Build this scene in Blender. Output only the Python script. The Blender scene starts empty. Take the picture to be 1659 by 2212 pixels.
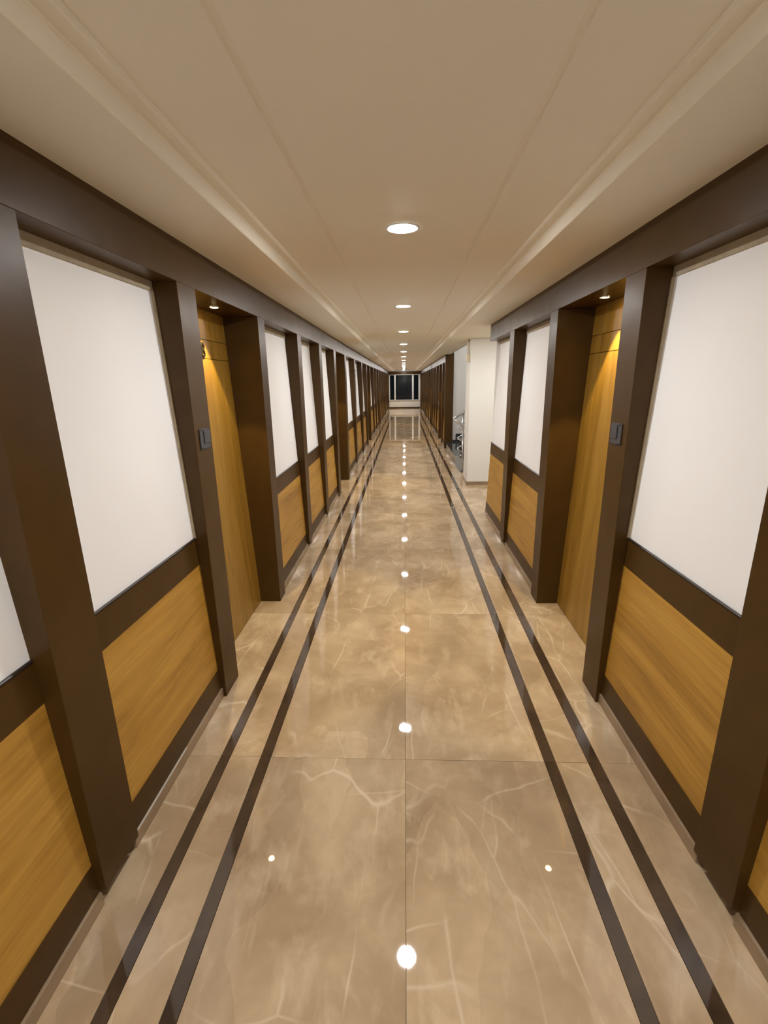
import bpy, bmesh, math, random
from mathutils import Matrix, Vector

random.seed(7)
scene = bpy.context.scene
COL = scene.collection

# ---------------------------------------------------------------- camera
FPX = 1020.0                                    # focal length in pixels of the 1659x2212 frame
YAW, PITCH, ROLL, CAM_H = -0.046379, 0.2691446, -0.0172511, 1.65
cam_data = bpy.data.cameras.new('camera')
cam = bpy.data.objects.new('camera', cam_data)
COL.objects.link(cam)
fwd = Vector((math.sin(YAW) * math.cos(PITCH), math.cos(YAW) * math.cos(PITCH), -math.sin(PITCH)))
rgt = Vector((math.cos(YAW), -math.sin(YAW), 0))
upv = rgt.cross(fwd)
r2 = rgt * math.cos(ROLL) + upv * math.sin(ROLL)
u2 = -rgt * math.sin(ROLL) + upv * math.cos(ROLL)
m = Matrix((r2, u2, -fwd)).transposed().to_4x4()
m.translation = (0, 0, CAM_H)
cam.matrix_world = m
cam_data.sensor_fit = 'VERTICAL'
cam_data.sensor_height = 36.0
cam_data.lens = FPX / 2212.0 * 36.0
cam_data.clip_start = 0.05
scene.camera = cam

# ---------------------------------------------------------------- world (night outside), exposure
world = bpy.data.worlds.new('night')
scene.world = world
world.use_nodes = True
world.node_tree.nodes['Background'].inputs[0].default_value = (0.010, 0.013, 0.016, 1)
world.node_tree.nodes['Background'].inputs[1].default_value = 0.35
scene.view_settings.view_transform = 'Standard'
scene.view_settings.look = 'None'
scene.view_settings.exposure = 0.44
scene.view_settings.gamma = 1.0
scene.view_settings.use_curve_mapping = False
scene.cycles.max_bounces = 7
scene.cycles.diffuse_bounces = 5
scene.cycles.glossy_bounces = 4
scene.cycles.transmission_bounces = 6
LAMP = 430.0            # emission of the round ceiling lights
DOORLAMP = 35.0          # watts of the spots over the doors

# ---------------------------------------------------------------- dimensions (metres; y runs down the corridor)
XL, XR = -0.982, 0.997          # front faces of the timber framing
YB, YE = -2.6, 31.0             # wall behind the camera, far wall
Z_SOFF, Z_CEN = 2.260, 2.325
Z_BEAM = 2.085
LIGHT_Y = [2.42 + 2.32 * i for i in range(-2, 13)]


# ---------------------------------------------------------------- materials
def new_mat(name):
    mt = bpy.data.materials.new(name)
    mt.use_nodes = True
    nt = mt.node_tree
    return mt, nt, nt.nodes['Principled BSDF']


def N(nt, kind, **kw):
    n = nt.nodes.new(kind)
    for k, v in kw.items():
        setattr(n, k, v)
    return n


def coords(nt, scale=(1, 1, 1), per_object=True, rot=(0, 0, 0)):
    tc = N(nt, 'ShaderNodeTexCoord')
    mp = N(nt, 'ShaderNodeMapping')
    mp.inputs['Scale'].default_value = scale
    mp.inputs['Rotation'].default_value = rot
    if per_object:
        oi = N(nt, 'ShaderNodeObjectInfo')
        mul = N(nt, 'ShaderNodeMath', operation='MULTIPLY')
        mul.inputs[1].default_value = 37.0
        nt.links.new(oi.outputs['Random'], mul.inputs[0])
        add = N(nt, 'ShaderNodeVectorMath', operation='ADD')
        nt.links.new(tc.outputs['Object'], add.inputs[0])
        nt.links.new(mul.outputs[0], add.inputs[1])
        nt.links.new(add.outputs[0], mp.inputs['Vector'])
    else:
        nt.links.new(tc.outputs['Object'], mp.inputs['Vector'])
    return mp.outputs['Vector']


def noise(nt, vec, scale, detail=4, rough=0.55, dist=0.0):
    n = N(nt, 'ShaderNodeTexNoise')
    n.inputs['Scale'].default_value = scale
    n.inputs['Detail'].default_value = detail
    n.inputs['Roughness'].default_value = rough
    n.inputs['Distortion'].default_value = dist
    nt.links.new(vec, n.inputs['Vector'])
    return n.outputs['Fac']


def ramp(nt, fac, stops):
    r = N(nt, 'ShaderNodeValToRGB')
    els = r.color_ramp.elements
    while len(els) < len(stops):
        els.new(0.5)
    for e, (p, c) in zip(els, stops):
        e.position = p
        e.color = (*c, 1) if len(c) == 3 else c
    nt.links.new(fac, r.inputs['Fac'])
    return r.outputs['Color']


def mix(nt, fac, a, b, kind='MIX'):
    n = N(nt, 'ShaderNodeMix', data_type='RGBA', blend_type=kind)
    for sock, v in ((n.inputs[0], fac), (n.inputs[6], a), (n.inputs[7], b)):
        if hasattr(v, 'links') or hasattr(v, 'is_linked'):
            nt.links.new(v, sock)
        elif isinstance(v, (int, float)):
            sock.default_value = v
        else:
            sock.default_value = (*v, 1)
    return n.outputs[2]


def bump(nt, b, height, strength, dist=0.002):
    n = N(nt, 'ShaderNodeBump')
    n.inputs['Strength'].default_value = strength
    n.inputs['Distance'].default_value = dist
    nt.links.new(height, n.inputs['Height'])
    nt.links.new(n.outputs[0], b.inputs['Normal'])


def simple(name, col, rough=0.5, metal=0.0, var=0.0, vscale=6.0, spec=0.5):
    mt, nt, b = new_mat(name)
    b.inputs['Roughness'].default_value = rough
    b.inputs['Metallic'].default_value = metal
    b.inputs['Specular IOR Level'].default_value = spec
    if var:
        v = coords(nt)
        f = noise(nt, v, vscale, 2)
        lo = tuple(c * (1 - var) for c in col)
        hi = tuple(min(1, c * (1 + var)) for c in col)
        nt.links.new(ramp(nt, f, [(0.3, lo), (0.7, hi)]), b.inputs['Base Color'])
    else:
        b.inputs['Base Color'].default_value = (*col, 1)
    return mt


def mat_brown():
    mt, nt, b = new_mat('dark brown painted board')
    v = coords(nt)
    f = noise(nt, v, 9.0, 3)
    nt.links.new(ramp(nt, f, [(0.3, (0.056, 0.0275, 0.0055)), (0.72, (0.068, 0.0335, 0.0075))]), b.inputs['Base Color'])
    b.inputs['Specular IOR Level'].default_value = 0.22
    g = noise(nt, v, 5.0, 2)
    mr = N(nt, 'ShaderNodeMapRange')
    mr.inputs['To Min'].default_value = 0.28
    mr.inputs['To Max'].default_value = 0.42
    nt.links.new(g, mr.inputs['Value'])
    nt.links.new(mr.outputs[0], b.inputs['Roughness'])
    return mt


def mat_wood(name, axis, dark, mid, light, rough=0.42):
    """laminate with long grain along the given axis"""
    mt, nt, b = new_mat(name)
    s = [9.0, 9.0, 9.0]
    s['xyz'.index(axis)] = 0.75
    v = coords(nt, tuple(s))
    f1 = noise(nt, v, 1.0, 5, 0.62, 0.9)
    s2 = [70.0, 70.0, 70.0]
    s2['xyz'.index(axis)] = 2.2
    v2 = coords(nt, tuple(s2))
    f2 = noise(nt, v2, 1.0, 4, 0.6)
    base = ramp(nt, f1, [(0.28, dark), (0.47, mid), (0.72, light)])
    fine = ramp(nt, f2, [(0.30, (0.72, 0.70, 0.66)), (0.62, (1.06, 1.06, 1.06))])
    c = mix(nt, 0.55, base, fine, 'MULTIPLY')
    s3 = [16.0, 16.0, 16.0]
    s3['xyz'.index(axis)] = 3.0
    f3 = noise(nt, coords(nt, tuple(s3)), 1.0, 2, 0.5, 0.3)
    knots = ramp(nt, f3, [(0.24, (0.45, 0.40, 0.34)), (0.31, (1, 1, 1))])
    c = mix(nt, 0.6, c, knots, 'MULTIPLY')
    nt.links.new(c, b.inputs['Base Color'])
    b.inputs['Roughness'].default_value = rough
    return mt


def mat_marble():
    mt, nt, b = new_mat('polished beige marble tile')
    v = coords(nt)
    cloud = noise(nt, v, 2.6, 5, 0.60, 0.35)
    base = ramp(nt, cloud, [(0.30, (0.330, 0.232, 0.135)), (0.48, (0.415, 0.300, 0.182)), (0.68, (0.520, 0.395, 0.250))])
    patch = noise(nt, coords(nt, (1.6, 0.8, 1), rot=(0, 0, 0.5)), 5.0, 4, 0.62, 0.35)
    c = mix(nt, ramp(nt, patch, [(0.52, (0, 0, 0)), (0.74, (0.75, 0.75, 0.75))]), base, (0.580, 0.450, 0.300))
    # broken angular patches, a little lighter or darker than their neighbours
    pv = coords(nt, (2.4, 1.3, 1), rot=(0, 0, 0.35))
    wn = N(nt, 'ShaderNodeTexNoise')
    wn.inputs['Scale'].default_value = 3.0
    wn.inputs['Detail'].default_value = 1.5
    nt.links.new(pv, wn.inputs['Vector'])
    ws = N(nt, 'ShaderNodeVectorMath', operation='SCALE')
    ws.inputs['Scale'].default_value = 0.28
    nt.links.new(wn.outputs['Color'], ws.inputs[0])
    wa = N(nt, 'ShaderNodeVectorMath', operation='ADD')
    nt.links.new(pv, wa.inputs[0])
    nt.links.new(ws.outputs[0], wa.inputs[1])
    pc = N(nt, 'ShaderNodeTexVoronoi', feature='F1')
    pc.inputs['Scale'].default_value = 1.5
    nt.links.new(wa.outputs[0], pc.inputs['Vector'])
    c = mix(nt, 1.0, c, ramp(nt, pc.outputs['Color'], [(0.2, (0.92, 0.915, 0.90)), (0.8, (1.07, 1.07, 1.065))]), 'MULTIPLY')
    # long pale veins: thin zero-crossings of stretched, distorted noise
    def vein(scale, rot, width, strength, cin, off):
        vv = coords(nt, scale, rot=rot)
        w = N(nt, 'ShaderNodeTexNoise')
        w.inputs['Scale'].default_value = 2.2
        w.inputs['Detail'].default_value = 2
        nt.links.new(vv, w.inputs['Vector'])
        sc = N(nt, 'ShaderNodeVectorMath', operation='SCALE')
        sc.inputs['Scale'].default_value = 0.22
        nt.links.new(w.outputs['Color'], sc.inputs[0])
        ad = N(nt, 'ShaderNodeVectorMath', operation='ADD')
        nt.links.new(vv, ad.inputs[0])
        nt.links.new(sc.outputs[0], ad.inputs[1])
        vo = N(nt, 'ShaderNodeTexVoronoi', feature='DISTANCE_TO_EDGE')
        vo.inputs['Scale'].default_value = 1.0
        nt.links.new(ad.outputs[0], vo.inputs['Vector'])
        r = ramp(nt, vo.outputs['Distance'], [(0.0, (strength,) * 3), (width, (0, 0, 0))])
        gate = noise(nt, coords(nt, (1, 1, 1 + off)), 2.6, 2)
        gm = ramp(nt, gate, [(0.48, (0, 0, 0)), (0.66, (1, 1, 1))])
        return mix(nt, mix(nt, 1.0, r, gm, 'MULTIPLY'), cin, (0.74, 0.62, 0.46))
    c = vein((2.3, 0.75, 1), (0, 0, 0.22), 0.011, 0.65, c, 0.0)
    c = vein((2.9, 1.0, 1), (0, 0, -0.50), 0.012, 0.50, c, 0.7)
    c = vein((1.0, 2.2, 1), (0, 0, 0.55), 0.010, 0.40, c, 1.9)
    nt.links.new(c, b.inputs['Base Color'])
    b.inputs['Roughness'].default_value = 0.022
    b.inputs['IOR'].default_value = 1.5
    return mt


def mat_stripe():
    mt, nt, b = new_mat('dark brown marble strip')
    v = coords(nt)
    f = noise(nt, v, 4.0, 7, 0.6, 0.8)
    nt.links.new(ramp(nt, f, [(0.32, (0.042, 0.026, 0.015)), (0.70, (0.085, 0.055, 0.033))]), b.inputs['Base Color'])
    b.inputs['Roughness'].default_value = 0.03
    return mt


def mat_emit(name, col, strength):
    mt, nt, b = new_mat(name)
    b.inputs['Base Color'].default_value = (0.8, 0.8, 0.8, 1)
    b.inputs['Emission Color'].default_value = (*col, 1)
    b.inputs['Emission Strength'].default_value = strength
    return mt


BROWN = mat_brown()
BEAD = simple('near-black timber bead', (0.020, 0.012, 0.008), 0.4)
WOODH = mat_wood('oak laminate, level grain', 'y', (0.290, 0.142, 0.018), (0.460, 0.242, 0.036), (0.575, 0.330, 0.060))
WOODV = mat_wood('oak veneer, upright grain', 'z', (0.215, 0.108, 0.011), (0.310, 0.168, 0.021), (0.380, 0.222, 0.036))
MARBLE = mat_marble()
STRIPE = mat_stripe()
SKIRT = simple('beige skirting tile', (0.30, 0.215, 0.135), 0.15, var=0.12)
GROUT = simple('dark grout', (0.12, 0.085, 0.055), 0.8)
PANEL = simple('white painted panel', (0.925, 0.93, 0.935), 0.55, var=0.012, vscale=2.0)
EDGING = simple('beige plaster edging', (0.42, 0.35, 0.24), 0.8, var=0.1, vscale=20)
CEIL = simple('matt white ceiling paint', (0.80, 0.755, 0.635), 0.7, var=0.015, vscale=1.5)
WHITE = simple('white wall paint', (0.80, 0.79, 0.75), 0.6, var=0.015, vscale=1.5)
GREYW = simple('pale grey stairwell paint', (0.62, 0.61, 0.58), 0.6, var=0.02, vscale=1.5)
BLACK = simple('black number paint', (0.010, 0.006, 0.004), 0.6, spec=0.15)
SWITCH = simple('charcoal switch plastic', (0.050, 0.050, 0.055), 0.35)
STEEL = simple('brushed stainless steel', (0.62, 0.60, 0.60), 0.22, metal=1.0)
GRANITE = simple('black granite', (0.020, 0.024, 0.022), 0.10, var=0.4, vscale=60)
GREYM = simple('pale grey marble', (0.50, 0.49, 0.47), 0.12, var=0.2, vscale=5)
UPVC = simple('white window frame', (0.62, 0.62, 0.60), 0.35)
CAULK = simple('pale caulk', (0.46, 0.41, 0.34), 0.7)
CREAM = simple('cream plastic', (0.66, 0.60, 0.44), 0.45)
RINGM = simple('white lamp trim', (0.82, 0.81, 0.79), 0.4)
LAMPM = mat_emit('glowing lamp diffuser', (1.0, 0.98, 0.96), LAMP)
DIMM = mat_emit('glowing lobby lamp diffuser', (1.0, 0.98, 0.96), 250.0)
WELLM = mat_emit('glowing stairwell lamp diffuser', (1.0, 0.98, 0.96), 900.0)
SPOTM = mat_emit('glowing door lamp lens', (1.0, 0.78, 0.40), 50.0)
GLASS, _nt, _b = new_mat('window glass')
_b.inputs['Base Color'].default_value = (0.9, 0.95, 0.95, 1)
_b.inputs['Transmission Weight'].default_value = 1.0
_b.inputs['Roughness'].default_value = 0.0
_b.inputs['IOR'].default_value = 1.25


# ---------------------------------------------------------------- builders
def link(o, parent=None):
    COL.objects.link(o)
    if parent is not None:
        o.parent = parent
        o.matrix_parent_inverse = parent.matrix_world.inverted() if False else Matrix.Identity(4)
        o.location = o.location - parent_loc(parent)
    return o


def parent_loc(p):
    v = Vector((0, 0, 0))
    while p is not None:
        v += p.location
        p = p.parent
    return v


MESH_CACHE = {}


def box(name, x0, x1, y0, y1, z0, z1, mat, parent=None, bev=0.0, lean=0.0):
    """one box piece, origin at its middle; alike pieces share their mesh; lean moves it in x by lean per metre of height"""
    x0, x1 = min(x0, x1), max(x0, x1)
    y0, y1 = min(y0, y1), max(y0, y1)
    z0, z1 = min(z0, z1), max(z0, z1)
    key = (round(x1 - x0, 4), round(y1 - y0, 4), round(z1 - z0, 4), mat.name, bev, name, lean)
    me = MESH_CACHE.get(key)
    if me is None:
        bm = bmesh.new()
        bmesh.ops.create_cube(bm, size=1.0)
        bmesh.ops.scale(bm, vec=(x1 - x0, y1 - y0, z1 - z0), verts=bm.verts)
        if bev:
            bmesh.ops.bevel(bm, geom=bm.edges[:], offset=bev, segments=1, affect='EDGES', clamp_overlap=True)
        for v in bm.verts:
            v.co.x += lean * v.co.z
        me = bpy.data.meshes.new(name)
        bm.to_mesh(me)
        bm.free()
        me.materials.append(mat)
        MESH_CACHE[key] = me
    o = bpy.data.objects.new(name, me)
    o.location = ((x0 + x1) / 2 + lean * (z0 + z1) / 2, (y0 + y1) / 2, (z0 + z1) / 2)
    return link(o, parent)


def mesh_obj(name, bm, mat, loc=(0, 0, 0), parent=None, smooth=False):
    me = bpy.data.meshes.new(name)
    bm.to_mesh(me)
    bm.free()
    me.materials.append(mat)
    if smooth:
        for p in me.polygons:
            p.use_smooth = True
    o = bpy.data.objects.new(name, me)
    o.location = loc
    return link(o, parent)


def empty(name, loc=(0, 0, 0)):
    o = bpy.data.objects.new(name, None)
    o.empty_display_size = 0.1
    o.location = loc
    COL.objects.link(o)
    return o


def tag(o, label, cat, group=None):
    o['label'] = label
    o['category'] = cat
    if group:
        o['group'] = group
    return o


def structure(o):
    o['kind'] = 'structure'
    return o


def boxes_bm(lst, origin=(0, 0, 0)):
    bm = bmesh.new()
    ox, oy, oz = origin
    for x0, x1, y0, y1, z0, z1 in lst:
        r = bmesh.ops.create_cube(bm, size=1.0)
        bmesh.ops.scale(bm, vec=(x1 - x0, y1 - y0, z1 - z0), verts=r['verts'])
        bmesh.ops.translate(bm, vec=((x0 + x1) / 2 - ox, (y0 + y1) / 2 - oy, (z0 + z1) / 2 - oz), verts=r['verts'])
    return bm


def lathe(prof, seg=40):
    """profile of (radius, z) turned about z"""
    bm = bmesh.new()
    rings = []
    for r, z in prof:
        if r < 1e-6:
            rings.append([bm.verts.new((0, 0, z))])
        else:
            rings.append([bm.verts.new((r * math.cos(2 * math.pi * i / seg), r * math.sin(2 * math.pi * i / seg), z)) for i in range(seg)])
    for a, b in zip(rings, rings[1:]):
        for i in range(seg):
            j = (i + 1) % seg
            q = [a[i % len(a)], a[j % len(a)], b[j % len(b)], b[i % len(b)]]
            u = []
            for v in q:
                if v not in u:
                    u.append(v)
            if len(u) > 2:
                try:
                    bm.faces.new(u)
                except ValueError:
                    pass
    bmesh.ops.recalc_face_normals(bm, faces=bm.faces)
    return bm


def tube(points, rad, seg=12, caps=True):
    """a round bar swept along a polyline"""
    bm = bmesh.new()
    pts = [Vector(p) for p in points]
    rings = []
    ref = None
    for i, p in enumerate(pts):
        t = (pts[min(i + 1, len(pts) - 1)] - pts[max(i - 1, 0)]).normalized()
        if ref is None:
            ref = t.orthogonal().normalized()
        ref = (ref - t * ref.dot(t)).normalized()
        bi = t.cross(ref)
        rings.append([bm.verts.new(p + (ref * math.cos(2 * math.pi * k / seg) + bi * math.sin(2 * math.pi * k / seg)) * rad) for k in range(seg)])
    for a, b in zip(rings, rings[1:]):
        for k in range(seg):
            bm.faces.new((a[k], a[(k + 1) % seg], b[(k + 1) % seg], b[k]))
    if caps:
        bm.faces.new(rings[0][::-1])
        bm.faces.new(rings[-1])
    bmesh.ops.recalc_face_normals(bm, faces=bm.faces)
    return bm


# ================================================================ FLOOR
floor = structure(mesh_obj('floor', boxes_bm([(-1.4, 1.03, YB - 0.1, YE + 0.1, -0.06, -0.012),
                                              (1.03, 2.7, YB - 0.1, 8.72, -0.06, -0.012),
                                              (1.03, 2.7, 11.9, YE + 0.1, -0.06, -0.012)], (0, 14, 0)), GROUT, (0, 14, 0)))
ROW0, ROW = 1.765, 1.390
G = 0.0007
COLS = [('tile', -1.16, -0.853, MARBLE), ('border_strip', -0.853, -0.808, STRIPE), ('tile', -0.808, -0.668, MARBLE),
        ('border_strip', -0.668, -0.620, STRIPE), ('tile', -0.620, -0.004, MARBLE), ('tile', -0.004, 0.617, MARBLE),
        ('border_strip', 0.617, 0.667, STRIPE), ('tile', 0.667, 0.809, MARBLE), ('border_strip', 0.809, 0.862, STRIPE),
        ('tile', 0.862, 1.16, MARBLE)]


def tile(name, x0, x1, y0, y1, mat):
    dz = random.uniform(-0.00025, 0.0)
    o = box(name, x0 + G, x1 - G, y0 + G, y1 - G, -0.012, 0.0, mat, floor, bev=0.0007)
    o.location.z += dz
    if name == 'tile':
        o.rotation_euler = (random.uniform(-1, 1) * 0.0007, random.uniform(-1, 1) * 0.0010, 0)
    return o


y = ROW0 - 4 * ROW
while y < YE:
    y1 = min(y + ROW, YE)
    y0 = max(y, YB)
    for nm, a, b, mt in COLS:
        if nm == 'tile' and b > 1.1 and y1 > 8.7 and y0 < 11.9:
            # the row beside the stairs stops at the edge of the stairwell
            tile(nm, a, 1.02, y0, y1, mt)
            if y0 < 8.6:
                tile(nm, 1.02, b, y0, 8.70, mt)
        else:
            tile(nm, a, b, y0, y1, mt)
    y += ROW
# the lobby floor beside the corridor
for i in range(2):
    for j in range(2):
        tile('tile', 1.16 + 0.72 * i, 1.16 + 0.72 * (i + 1), ROW0 + ROW * (3 + j) - 0.05, ROW0 + ROW * (4 + j) - 0.05, MARBLE)

# ================================================================ CEILING
def extrude_profile(name, prof, y0, y1, mat, parent=None):
    """(x, z) ceiling underside run down the corridor, closed off 4 cm above"""
    bm = bmesh.new()
    top = max(z for _, z in prof) + 0.04
    pts = list(prof) + [(prof[-1][0], top), (prof[0][0], top)]
    ym = (y0 + y1) / 2
    a = [bm.verts.new((x, y0 - ym, z)) for x, z in pts]
    b = [bm.verts.new((x, y1 - ym, z)) for x, z in pts]
    n = len(pts)
    for i in range(n):
        bm.faces.new((a[i], a[(i + 1) % n], b[(i + 1) % n], b[i]))
    bm.faces.new(a[::-1])
    bm.faces.new(b)
    bmesh.ops.recalc_face_normals(bm, faces=bm.faces)
    return mesh_obj(name, bm, mat, (0, ym, 0), parent)


half = [(0.350, Z_CEN), (0.354, Z_CEN + 0.006), (0.366, Z_CEN + 0.006), (0.370, Z_CEN), (0.618, Z_CEN), (0.621, Z_CEN - 0.012), (0.625, Z_CEN - 0.015),
        (0.660, Z_CEN - 0.016), (0.667, Z_CEN - 0.022), (0.672, Z_SOFF + 0.004), (0.676, Z_SOFF), (1.10, Z_SOFF)]
prof = [(-x, z) for x, z in reversed(half)] + half
ceiling = structure(extrude_profile('ceiling', prof, YB - 0.1, YE + 0.1, CEIL))
box('lobby_ceiling_panel', 1.101, 2.7, 5.0, 8.12, Z_SOFF, Z_SOFF + 0.10, CEIL, ceiling)

# ================================================================ SIDE WALLS
LEFT = structure(box('wall_left', -1.40, -1.30, YB, YE, -0.05, 2.36, WHITE))
RIGHT = structure(mesh_obj('wall_right', boxes_bm([(1.30, 1.40, YB, 5.86, -0.05, 2.36), (1.30, 1.40, 12.21, YE, -0.05, 2.36)], (1.35, 9, 1)),
                           WHITE, (1.35, 9, 1)))


def post(side, wall, y0, y1, to_floor, xf, deep=0.300):
    s = side
    if y0 == 12.06:
        deep = 0.200                         # the first post past the stairwell
    box('post', xf, xf + s * deep, y0, y1, 0.0 if to_floor else 0.06, Z_BEAM, BROWN, wall, bev=0.0015)


def bay(side, wall, y0, y1, xf, near_right_edge=True, lip=False):
    """white panel over wood panel between two posts"""
    s = side
    xr = xf + s * 0.022                      # foot of the raked infill; it leans back towards the top
    le = s * 0.042
    box('white_panel', xf + s * 0.029, xf + s * 0.065, y0, y1, 0.880, Z_BEAM + 0.01, PANEL, wall, lean=le)
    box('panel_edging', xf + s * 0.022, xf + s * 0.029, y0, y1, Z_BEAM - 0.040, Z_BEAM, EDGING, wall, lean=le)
    if 2.0 < y1 < 2.4:                       # beige strip along the far edge, nearest bays only
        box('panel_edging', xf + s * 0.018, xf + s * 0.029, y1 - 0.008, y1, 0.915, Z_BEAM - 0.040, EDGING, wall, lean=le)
    box('mid_rail', xr, xf + s * 0.090, y0, y1, 0.777, 0.908, BROWN, wall, bev=0.001, lean=le)
    box('rail_bead', xr - s * 0.004, xr + s * 0.007, y0, y1, 0.9085, 0.9190, BEAD, wall, bev=0.003, lean=le)
    box('wood_panel', xr + s * 0.003, xr + s * 0.020, y0, y1, 0.166, 0.776, WOODH, wall, lean=le)
    box('bottom_rail', xr, xf + s * 0.080, y0, y1, 0.055, 0.165, BROWN, wall, bev=0.001, lean=le)
    box('skirting', xr - s * 0.006, xf + s * 0.080, y0, y1, 0.0, 0.054, SKIRT, wall, bev=0.001)
    if lip:
        box('caulk_line', xr - s * 0.0062, xr + s * 0.0015, y0, y0 + 0.5 * (y1 - y0), 0.0542, 0.0554, CAULK, wall)


DOOR_N = [0]


def door(side, wall, y0, y1, xf, number=None):
    s = side
    DOOR_N[0] += 1
    xd = xf + s * 0.153                      # foot of the door's face
    le = s * 0.040
    frame = structure(box('door_%d' % DOOR_N[0], xd + s * 0.012, xd + s * 0.050, y0, y1, 0.003, 2.20, BEAD, lean=le))
    ys = y1 - 0.155                          # upright joint between door leaf and side strip
    g = 0.0018
    for a, b, kind in ((y0, ys, 'door_panel'), (ys, y1, 'side_strip')):
        for z0, z1 in ((0.004, 1.803), (1.803, 1.914), (1.914, 2.12)):
            box(kind, xd, xd + s * 0.013, a + g, b - g, z0 + g, z1 - g, WOODV, frame, bev=0.0006, lean=le)
    # lining over the door, above the lamp
    box('door_head', xf + s * 0.131, xf + s * 0.234, y0, y1, Z_BEAM + 0.002, 2.12, BROWN, frame)
    if number:
        cu = bpy.data.curves.new('digit', 'FONT')
        cu.body = number
        cu.size = 0.122
        cu.extrude = 0.0025
        cu.bevel_depth = 0.0008
        to = bpy.data.objects.new('digit_source', cu)
        me = bpy.data.meshes.new_from_object(to)
        me.name = 'digit'
        xs = [v.co.x for v in me.vertices]
        bpy.data.objects.remove(to)
        me.materials.clear()
        me.materials.append(BLACK)
        d = bpy.data.objects.new('digit', me)
        # reads from the corridor: +x of the text runs towards +y on the left wall
        d.rotation_euler = (math.pi / 2, 0, math.pi / 2 if s < 0 else -math.pi / 2)
        d.location = (xd + s * (0.040 * 1.848 - 0.004), 2.962 - max(xs), 1.810)
        link(d, frame)
        d['label'] = 'black number on the door'
    return frame


def beam(side, wall, y0, y1, xf):
    box('beam', xf, xf + side * 0.130, y0 + 0.0008, y1 - 0.0008, Z_BEAM, Z_SOFF + 0.002, BROWN, wall, bev=0.0012)


def run(side, wall, items, xf, lips=()):
    """items: list of (kind, y0, y1[, number])"""
    doors = []
    for i, it in enumerate(items):
        kind, a, b = it[:3]
        if kind == 'post':
            by_door = (i > 0 and items[i - 1][0] == 'door') or (i + 1 < len(items) and items[i + 1][0] == 'door')
            post(side, wall, a, b, by_door, xf)
        elif kind == 'bay':
            bay(side, wall, a, b, xf, lip=i in lips)
        elif kind == 'door':
            doors.append((door(side, wall, a, b, xf, it[3] if len(it) > 3 else None), a, b))
    return doors


def chain(posts, doors_after):
    """posts: list of (y0, y1); a door follows those whose index is listed, a bay the rest"""
    out = []
    for i, (a, b) in enumerate(posts):
        out.append(('post', a, b))
        if i + 1 < len(posts):
            out.append(('door' if i in doors_after else 'bay', b, posts[i + 1][0]))
    return out


left_posts = [(-2.6, -2.42), (-1.25, -1.06), (0.0, 0.19), (1.12, 1.315), (2.19, 2.378), (3.355, 3.51), (4.565, 4.73), (5.71, 5.88), (6.88, 7.08),
              (8.11, 8.31), (9.65, 9.84), (11.28, 11.48), (12.72, 12.92), (13.92, 14.12), (15.62, 15.80), (17.05, 17.23),
              (18.50, 18.68), (19.66, 19.84), (21.25, 21.43), (22.75, 22.93), (24.20, 24.38), (25.36, 25.54), (27.0, 27.18),
              (28.4, 28.58), (29.75, 29.93), (30.90, 31.0)]
left_items = chain(left_posts, {4, 8, 12, 16, 20, 24})
left_items = [(k[0], k[1], k[2], '8') if (k[0] == 'door' and k[1] < 3) else k for k in left_items]
left_doors = run(-1, LEFT, left_items, XL, lips=(5, 7))
right_posts = [(-2.6, -2.42), (-1.25, -1.06), (0.0, 0.19), (1.12, 1.315), (2.18, 2.368), (3.335, 3.505), (4.60, 4.78)]
right_items = chain(right_posts, {4}) + [('bay', 4.78, 5.86)]
right_doors = run(1, RIGHT, right_items, XR)
right_far = [(12.06, 12.20), (12.98, 13.15), (14.15, 14.33), (15.42, 15.60), (16.60, 16.78), (17.75, 17.95), (18.95, 19.13), (20.40, 20.58),
             (21.8, 21.98), (23.2, 23.38), (24.4, 24.58), (25.9, 26.08), (27.3, 27.48), (28.7, 28.88), (29.9, 30.08), (30.88, 31.0)]
right_doors += run(1, RIGHT, chain(right_far, {1, 5, 9, 13}), XR)
# the short end board that closes the far stretch of the right wall, up to the ceiling
box('end_board', XR - 0.004, XR + 0.203, 12.04, 12.06, 0.0, Z_SOFF, BROWN, RIGHT, bev=0.0015)
box('beam_joint_cover', XR - 0.012, XR + 0.02, 17.95, 18.35, Z_BEAM - 0.002, Z_SOFF, BEAD, RIGHT)
# thickness of the near right wall where it ends at the lobby
box('wall_return', XR + 0.080, XR + 0.402, 5.861, 5.90, 0.0, Z_SOFF, WHITE, RIGHT)
for a, b in ((YB, 0.1), (0.1, 4.73), (4.73, 9.84), (9.84, 15.80), (15.80, 21.43), (21.43, 27.18), (27.18, YE)):
    beam(-1, LEFT, a, b, XL)
for a, b in ((YB, 0.1), (0.1, 4.78), (4.78, 5.86), (12.06, 17.95), (17.95, 23.38), (23.38, YE)):
    beam(1, RIGHT, a, b, XR)

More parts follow.
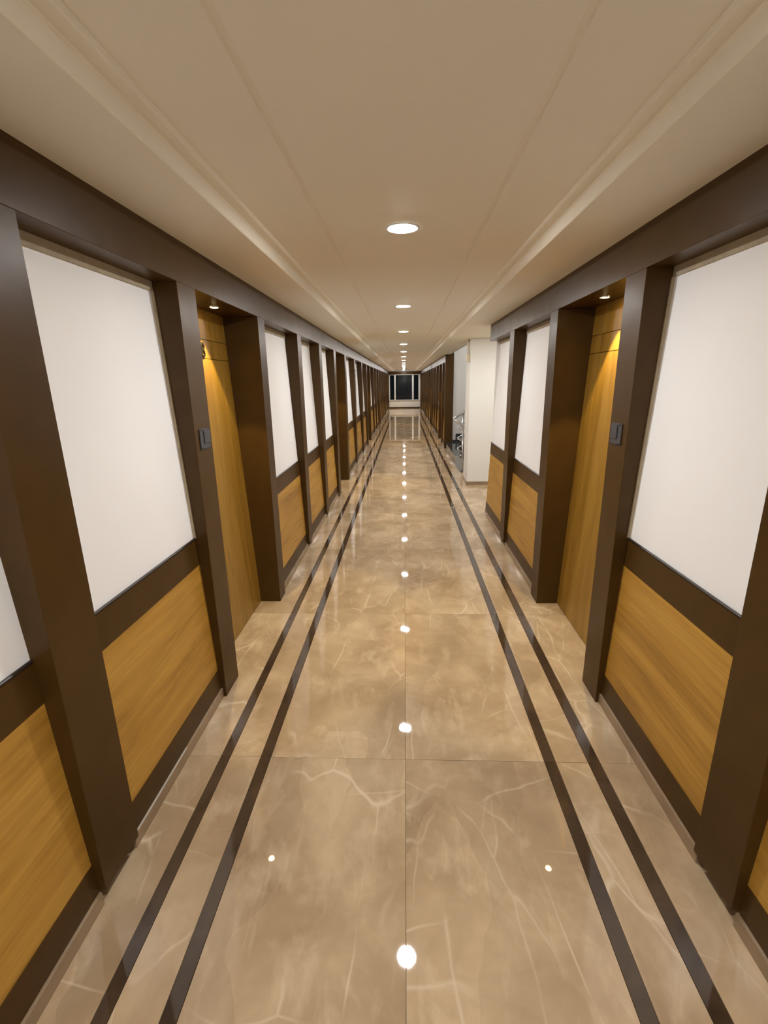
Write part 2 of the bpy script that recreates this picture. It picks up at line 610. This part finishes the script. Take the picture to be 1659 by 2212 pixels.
# ================================================================ END WALLS, WINDOW
FAR = structure(mesh_obj('wall_far', boxes_bm([(-1.4, 1.4, YE, YE + 0.15, -0.05, 0.475), (-1.4, 1.4, YE, YE + 0.15, 2.09, 2.36),
                                               (-1.4, -0.97, YE, YE + 0.15, 0.475, 2.09), (0.93, 1.4, YE, YE + 0.15, 0.475, 2.09)], (0, YE, 1)),
                         WHITE, (0, YE, 1)))
box('header_board', -0.98, 0.995, YE - 0.03, YE - 0.002, 2.075, 2.26, BROWN, FAR)
structure(box('baseboard_far', -0.98, 0.995, YE - 0.02, YE - 0.002, 0.001, 0.075, BROWN))
win = structure(mesh_obj('window_1', boxes_bm([(-0.97, 0.93, YE + 0.02, YE + 0.08, 0.476, 0.525), (-0.97, 0.93, YE + 0.02, YE + 0.08, 2.04, 2.089),
                                               (-0.97, -0.92, YE + 0.02, YE + 0.08, 0.525, 2.04), (0.88, 0.93, YE + 0.02, YE + 0.08, 0.525, 2.04)],
                                              (0, YE + 0.05, 1.28)), UPVC, (0, YE + 0.05, 1.28)))
for a, b in ((-0.655, -0.555), (0.475, 0.585)):
    box('mullion', a, b, YE + 0.015, YE + 0.085, 0.526, 2.039, UPVC, win, bev=0.004)
for a, b in ((-0.92, -0.655), (-0.555, 0.475), (0.585, 0.88)):
    box('pane', a + 0.001, b - 0.001, YE + 0.047, YE + 0.053, 0.526, 2.039, GLASS, win)
box('sill', -0.975, 0.985, YE - 0.035, YE + 0.018, 0.478, 0.500, UPVC, win, bev=0.003)
structure(box('wall_back', -1.4, 1.4, YB - 0.12, YB, -0.05, 2.36, WHITE))

# ================================================================ LOBBY, PILLAR, STAIRWELL
pillar = structure(box('pillar', 1.010, 1.60, 7.62, 8.12, 0.0, Z_SOFF - 0.001, WHITE, bev=0.004))
box('skirting', 1.000, 1.61, 7.612, 7.625, 0.0, 0.055, SKIRT, pillar)
box('skirting', 1.000, 1.012, 7.612, 8.13, 0.0, 0.055, SKIRT, pillar)
lobby = structure(box('wall_lobby', 1.601, 2.7, 7.62, 8.12, 0.0, 2.36, WHITE))
structure(box('wall_lobby_side', 2.602, 2.70, 5.0, 7.619, -0.01, 2.26, WHITE))
structure(box('wall_lobby_return', 1.401, 2.601, 5.72, 5.86, -0.01, 2.26, WHITE))
well = structure(mesh_obj('wall_stairwell', boxes_bm([(1.202, 3.6, 12.062, 12.2, -2.0, 3.6), (3.6, 3.7, 8.1, 12.2, -2.0, 3.6),
                                                     (1.12, 3.6, 8.122, 8.2, -2.0, 3.6), (1.12, 3.7, 8.1, 12.2, 3.6, 3.7),
                                                     (1.102, 1.12, 8.122, 12.04, Z_SOFF, 3.6)], (2.4, 10, 1)), GREYW, (2.4, 10, 1)))

stairs = tag(empty('staircase', (1.04, 9.65, 0)), 'black granite staircase with steel railing behind the white pillar', 'stairs')
RISE, RUN = 0.155, 0.27
box('step', 1.022, 1.30, 9.62, 12.038, 0.001, RISE, GRANITE, stairs, bev=0.003)
for k in range(1, 9):
    x0 = 1.022 + 0.278 * k
    box('step', x0, x0 + 0.278, 9.62, 12.055, 0.001 if k == 1 else RISE * (k - 1), RISE * (k + 1), GRANITE, stairs, bev=0.003)
for k in range(0, 9):
    x0 = 1.022 + 0.278 * k
    box('wall_skirting', max(x0, 1.21), x0 + 0.276, 12.040, 12.058, RISE * (k + 1), RISE * (k + 1) + 0.05, GRANITE, stairs)
    if k < 8:
        box('wall_skirting', x0 + 0.262, x0 + 0.276, 12.040, 12.058, RISE * (k + 1) + 0.05, RISE * (k + 2) + 0.05, GRANITE, stairs)
for k in range(8):
    x0 = 1.03 + 0.27 * k
    box('step', x0, x0 + 0.27, 8.725, 9.57, -RISE * (k + 1) - 0.25, -RISE * (k + 1), GREYM, stairs, bev=0.003)
bm = bmesh.new()                               # sloping marble string between the two flights
prf = [(1.016, 0.001), (1.016, 0.158), (1.10, 0.158), (3.0, -0.94), (3.0, -1.25), (1.12, -0.16)]
fa = [bm.verts.new((x, -0.024, z)) for x, z in prf]
fb = [bm.verts.new((x, 0.024, z)) for x, z in prf]
for i in range(len(prf)):
    j = (i + 1) % len(prf)
    bm.faces.new((fa[i], fa[j], fb[j], fb[i]))
bm.faces.new(fa[::-1])
bm.faces.new(fb)
bmesh.ops.recalc_face_normals(bm, faces=bm.faces)
mesh_obj('string_board', bm, GREYM, (0, 9.595, 0), stairs)

rail = bpy.data.objects.new('railing', None)
rail.location = (1.17, 9.68, RISE)
link(rail, stairs)
rail['label'] = 'stainless steel railing'
YU, YD = 9.74, 9.55
path = [(2.55, YU, 1.84), (1.9, YU, 1.455), (1.25, YU, 1.07), (1.10, YU, 0.98), (1.055, YU, 0.953)]
for k in range(1, 9):                           # the hairpin at the head of the lower flight
    a = math.pi * k / 9
    path.append((1.055 - 0.062 * math.sin(a), (YU + YD) / 2 + (YU - YD) / 2 * math.cos(a), 0.953 - 0.100 * k / 9 - 0.0))
path += [(1.055, YD, 0.845), (1.10, YD, 0.812), (1.225, YD, 0.715), (1.75, YD, 0.36), (2.3, YD, -0.01)]
mesh_obj('handrail', tube(path, 0.024, 16), STEEL, parent=rail, smooth=True)
for ax_z in (0.735, 0.520, 0.305):
    apex = Vector((1.075, (YU + YD) / 2, ax_z))
    mesh_obj('cross_bar', tube([apex, (1.085, YU, ax_z + 0.01), (2.45, YU, ax_z + 0.01 + 0.60 * 1.365)], 0.008, 8), STEEL, parent=rail, smooth=True)
    mesh_obj('cross_bar', tube([apex, (1.085, YD, ax_z - 0.01), (1.60, YD, ax_z - 0.01 - 0.62 * 0.515)], 0.008, 8), STEEL, parent=rail, smooth=True)
    mesh_obj('bar_end', lathe([(0, -0.012), (0.013, -0.010), (0.016, 0), (0.013, 0.010), (0, 0.012)], 12), STEEL, apex, rail, smooth=True)
for k, x in enumerate((1.175, 1.73, 2.29)):
    zb = RISE * (1 + int((x - 1.022) / 0.278))
    ztop = 1.07 + (x - 1.25) * 0.593 - 0.02
    mesh_obj('baluster', tube([(x, YU, zb), (x, YU, ztop)], 0.017, 14), STEEL, parent=rail, smooth=True)
    mesh_obj('base_plate', lathe([(0, 0), (0.045, 0), (0.045, 0.006), (0.022, 0.014), (0, 0.014)], 20), STEEL, (x, YU, zb), rail, smooth=True)
mesh_obj('baluster', tube([(1.235, YD, -RISE), (1.235, YD, 0.70)], 0.017, 14), STEEL, parent=rail, smooth=True)
mesh_obj('newel', tube([(1.062, 8.74, -RISE), (1.062, 8.74, 0.76)], 0.016, 14), STEEL, parent=rail, smooth=True)

# small cream box with a cable on the pillar's corridor side
jb = tag(box('junction_box', 0.960, 1.0095, 7.68, 7.82, 1.93, 2.045, CREAM, bev=0.008),
         'small cream box with a cable high on the white pillar', 'junction box')
mesh_obj('cable', tube([(1.000, 7.76, 2.046), (1.001, 7.78, 2.10), (1.000, 7.77, 2.17), (1.001, 7.80, 2.258)], 0.006, 8), EDGING, parent=jb, smooth=True)

# ================================================================ LIGHT SWITCHES
def light_switch(side, xf, y0, y1, label):
    s = side
    t = tag(empty('light_switch', (xf, (y0 + y1) / 2, 1.395)), label, 'switch')
    box('plate', xf - s * 0.0065, xf - s * 0.0004, y0, y1, 1.346, 1.445, SWITCH, t, bev=0.002)
    box('rocker', xf - s * 0.0115, xf - s * 0.0066, y0 + 0.038, y1 - 0.006, 1.372, 1.436, SWITCH, t, bev=0.0025)
    for z in (1.352, 1.439):
        box('cover_clip', xf - s * 0.0075, xf - s * 0.0065, y0 + 0.004, y0 + 0.03, z - 0.002, z + 0.002, BLACK, t)
    return t


light_switch(-1, XL, 2.232, 2.345, 'charcoal rocker switch on the dark post beside the door numbered 8')
light_switch(1, XR, 2.227, 2.338, 'charcoal rocker switch on the dark post of the right-hand wall')

# ================================================================ LAMPS
RING = None
ORD = ['', '', 'nearest', 'second', 'third', 'fourth', 'fifth', 'sixth', 'seventh', 'eighth', 'ninth', 'tenth', 'eleventh', 'twelfth', 'thirteenth']


def make_downlight(loc, label, group='round ceiling lights along the corridor', glow=None):
    global RING
    t = tag(empty('downlight', loc), label, 'ceiling light', group)
    if RING is None:
        a = mesh_obj('trim_ring', lathe([(0.064, -0.0015), (0.066, -0.005), (0.074, -0.005), (0.078, -0.0005), (0.064, -0.0005)], 40), RINGM, loc, t, smooth=True)
        b = mesh_obj('diffuser', lathe([(0, -0.0085), (0.025, -0.0080), (0.045, -0.0065), (0.058, -0.0040), (0.0635, -0.0012), (0.0635, -0.0006), (0, -0.0006)], 40), LAMPM, loc, t, smooth=True)
        RING = (a.data, b.data)
    else:
        for nm, me in zip(('trim_ring', 'diffuser'), RING):
            if glow and nm == 'diffuser':
                me = me.copy()
                me.materials[0] = glow
            o = bpy.data.objects.new(nm, me)
            o.location = loc
            link(o, t)
    return t


for i, ly in enumerate(LIGHT_Y):
    if i < 2:
        make_downlight((-0.003, ly, Z_CEN), ('round ceiling light overhead just behind the camera' if i == 1 else
                        'round ceiling light by the wall behind the camera'))
    else:
        make_downlight((-0.003 - 0.0012 * ly, ly, Z_CEN),
                       ('nearest round ceiling light, largest glowing disc overhead' if i == 2 else
                        '%s round ceiling light in the row, counted from the camera' % ORD[i]))
make_downlight((1.75, 6.75, Z_SOFF), 'round ceiling light over the lobby before the white pillar', 'lobby and stairwell lights', DIMM)
make_downlight((2.3, 10.6, 3.598), 'round ceiling light high in the stairwell', 'lobby and stairwell lights', WELLM)

SPOT = None


def door_lamp(side, xf, yc, label, group='small recessed lights over the doors'):
    """recessed spot in the underside of the beam over a door"""
    global SPOT
    loc = (xf + side * 0.122, yc, Z_BEAM)
    t = tag(empty('door_light', loc), label, 'spotlight', group)
    if SPOT is None:
        a = mesh_obj('trim_ring', lathe([(0.022, -0.0010), (0.023, -0.004), (0.028, -0.004), (0.030, -0.0005), (0.022, -0.0005)], 28), RINGM, loc, t, smooth=True)
        b = mesh_obj('lens', lathe([(0, -0.0060), (0.012, -0.0052), (0.0215, -0.0012), (0.0215, -0.0006), (0, -0.0006)], 28), SPOTM, loc, t, smooth=True)
        SPOT = (a.data, b.data)
    else:
        for nm, me in zip(('trim_ring', 'lens'), SPOT):
            o = bpy.data.objects.new(nm, me)
            o.location = loc
            link(o, t)
    ld = bpy.data.lights.new('door_spot', 'SPOT')
    ld.energy = DOORLAMP
    ld.color = (1.0, 0.74, 0.28)
    ld.spot_size = math.radians(66)
    ld.spot_blend = 0.22
    ld.shadow_soft_size = 0.015
    lo = bpy.data.objects.new('spot_beam', ld)
    lo.location = (loc[0], loc[1], loc[2] - 0.012)
    link(lo, t)
    return t


words = ['first', 'second', 'third', 'fourth', 'fifth', 'sixth']
for i, (_, a, b) in enumerate(left_doors):
    door_lamp(-1, XL, (a + b) / 2 + 0.055, 'small recessed light over the door numbered 8' if i == 0 else
              'small recessed light over the %s door of the left wall' % words[i])
for i, (_, a, b) in enumerate(right_doors):
    door_lamp(1, XR, (a + b) / 2 + 0.055, 'small recessed light over the nearest door of the right wall' if i == 0 else
              'small recessed light over the %s door of the right wall' % words[i])
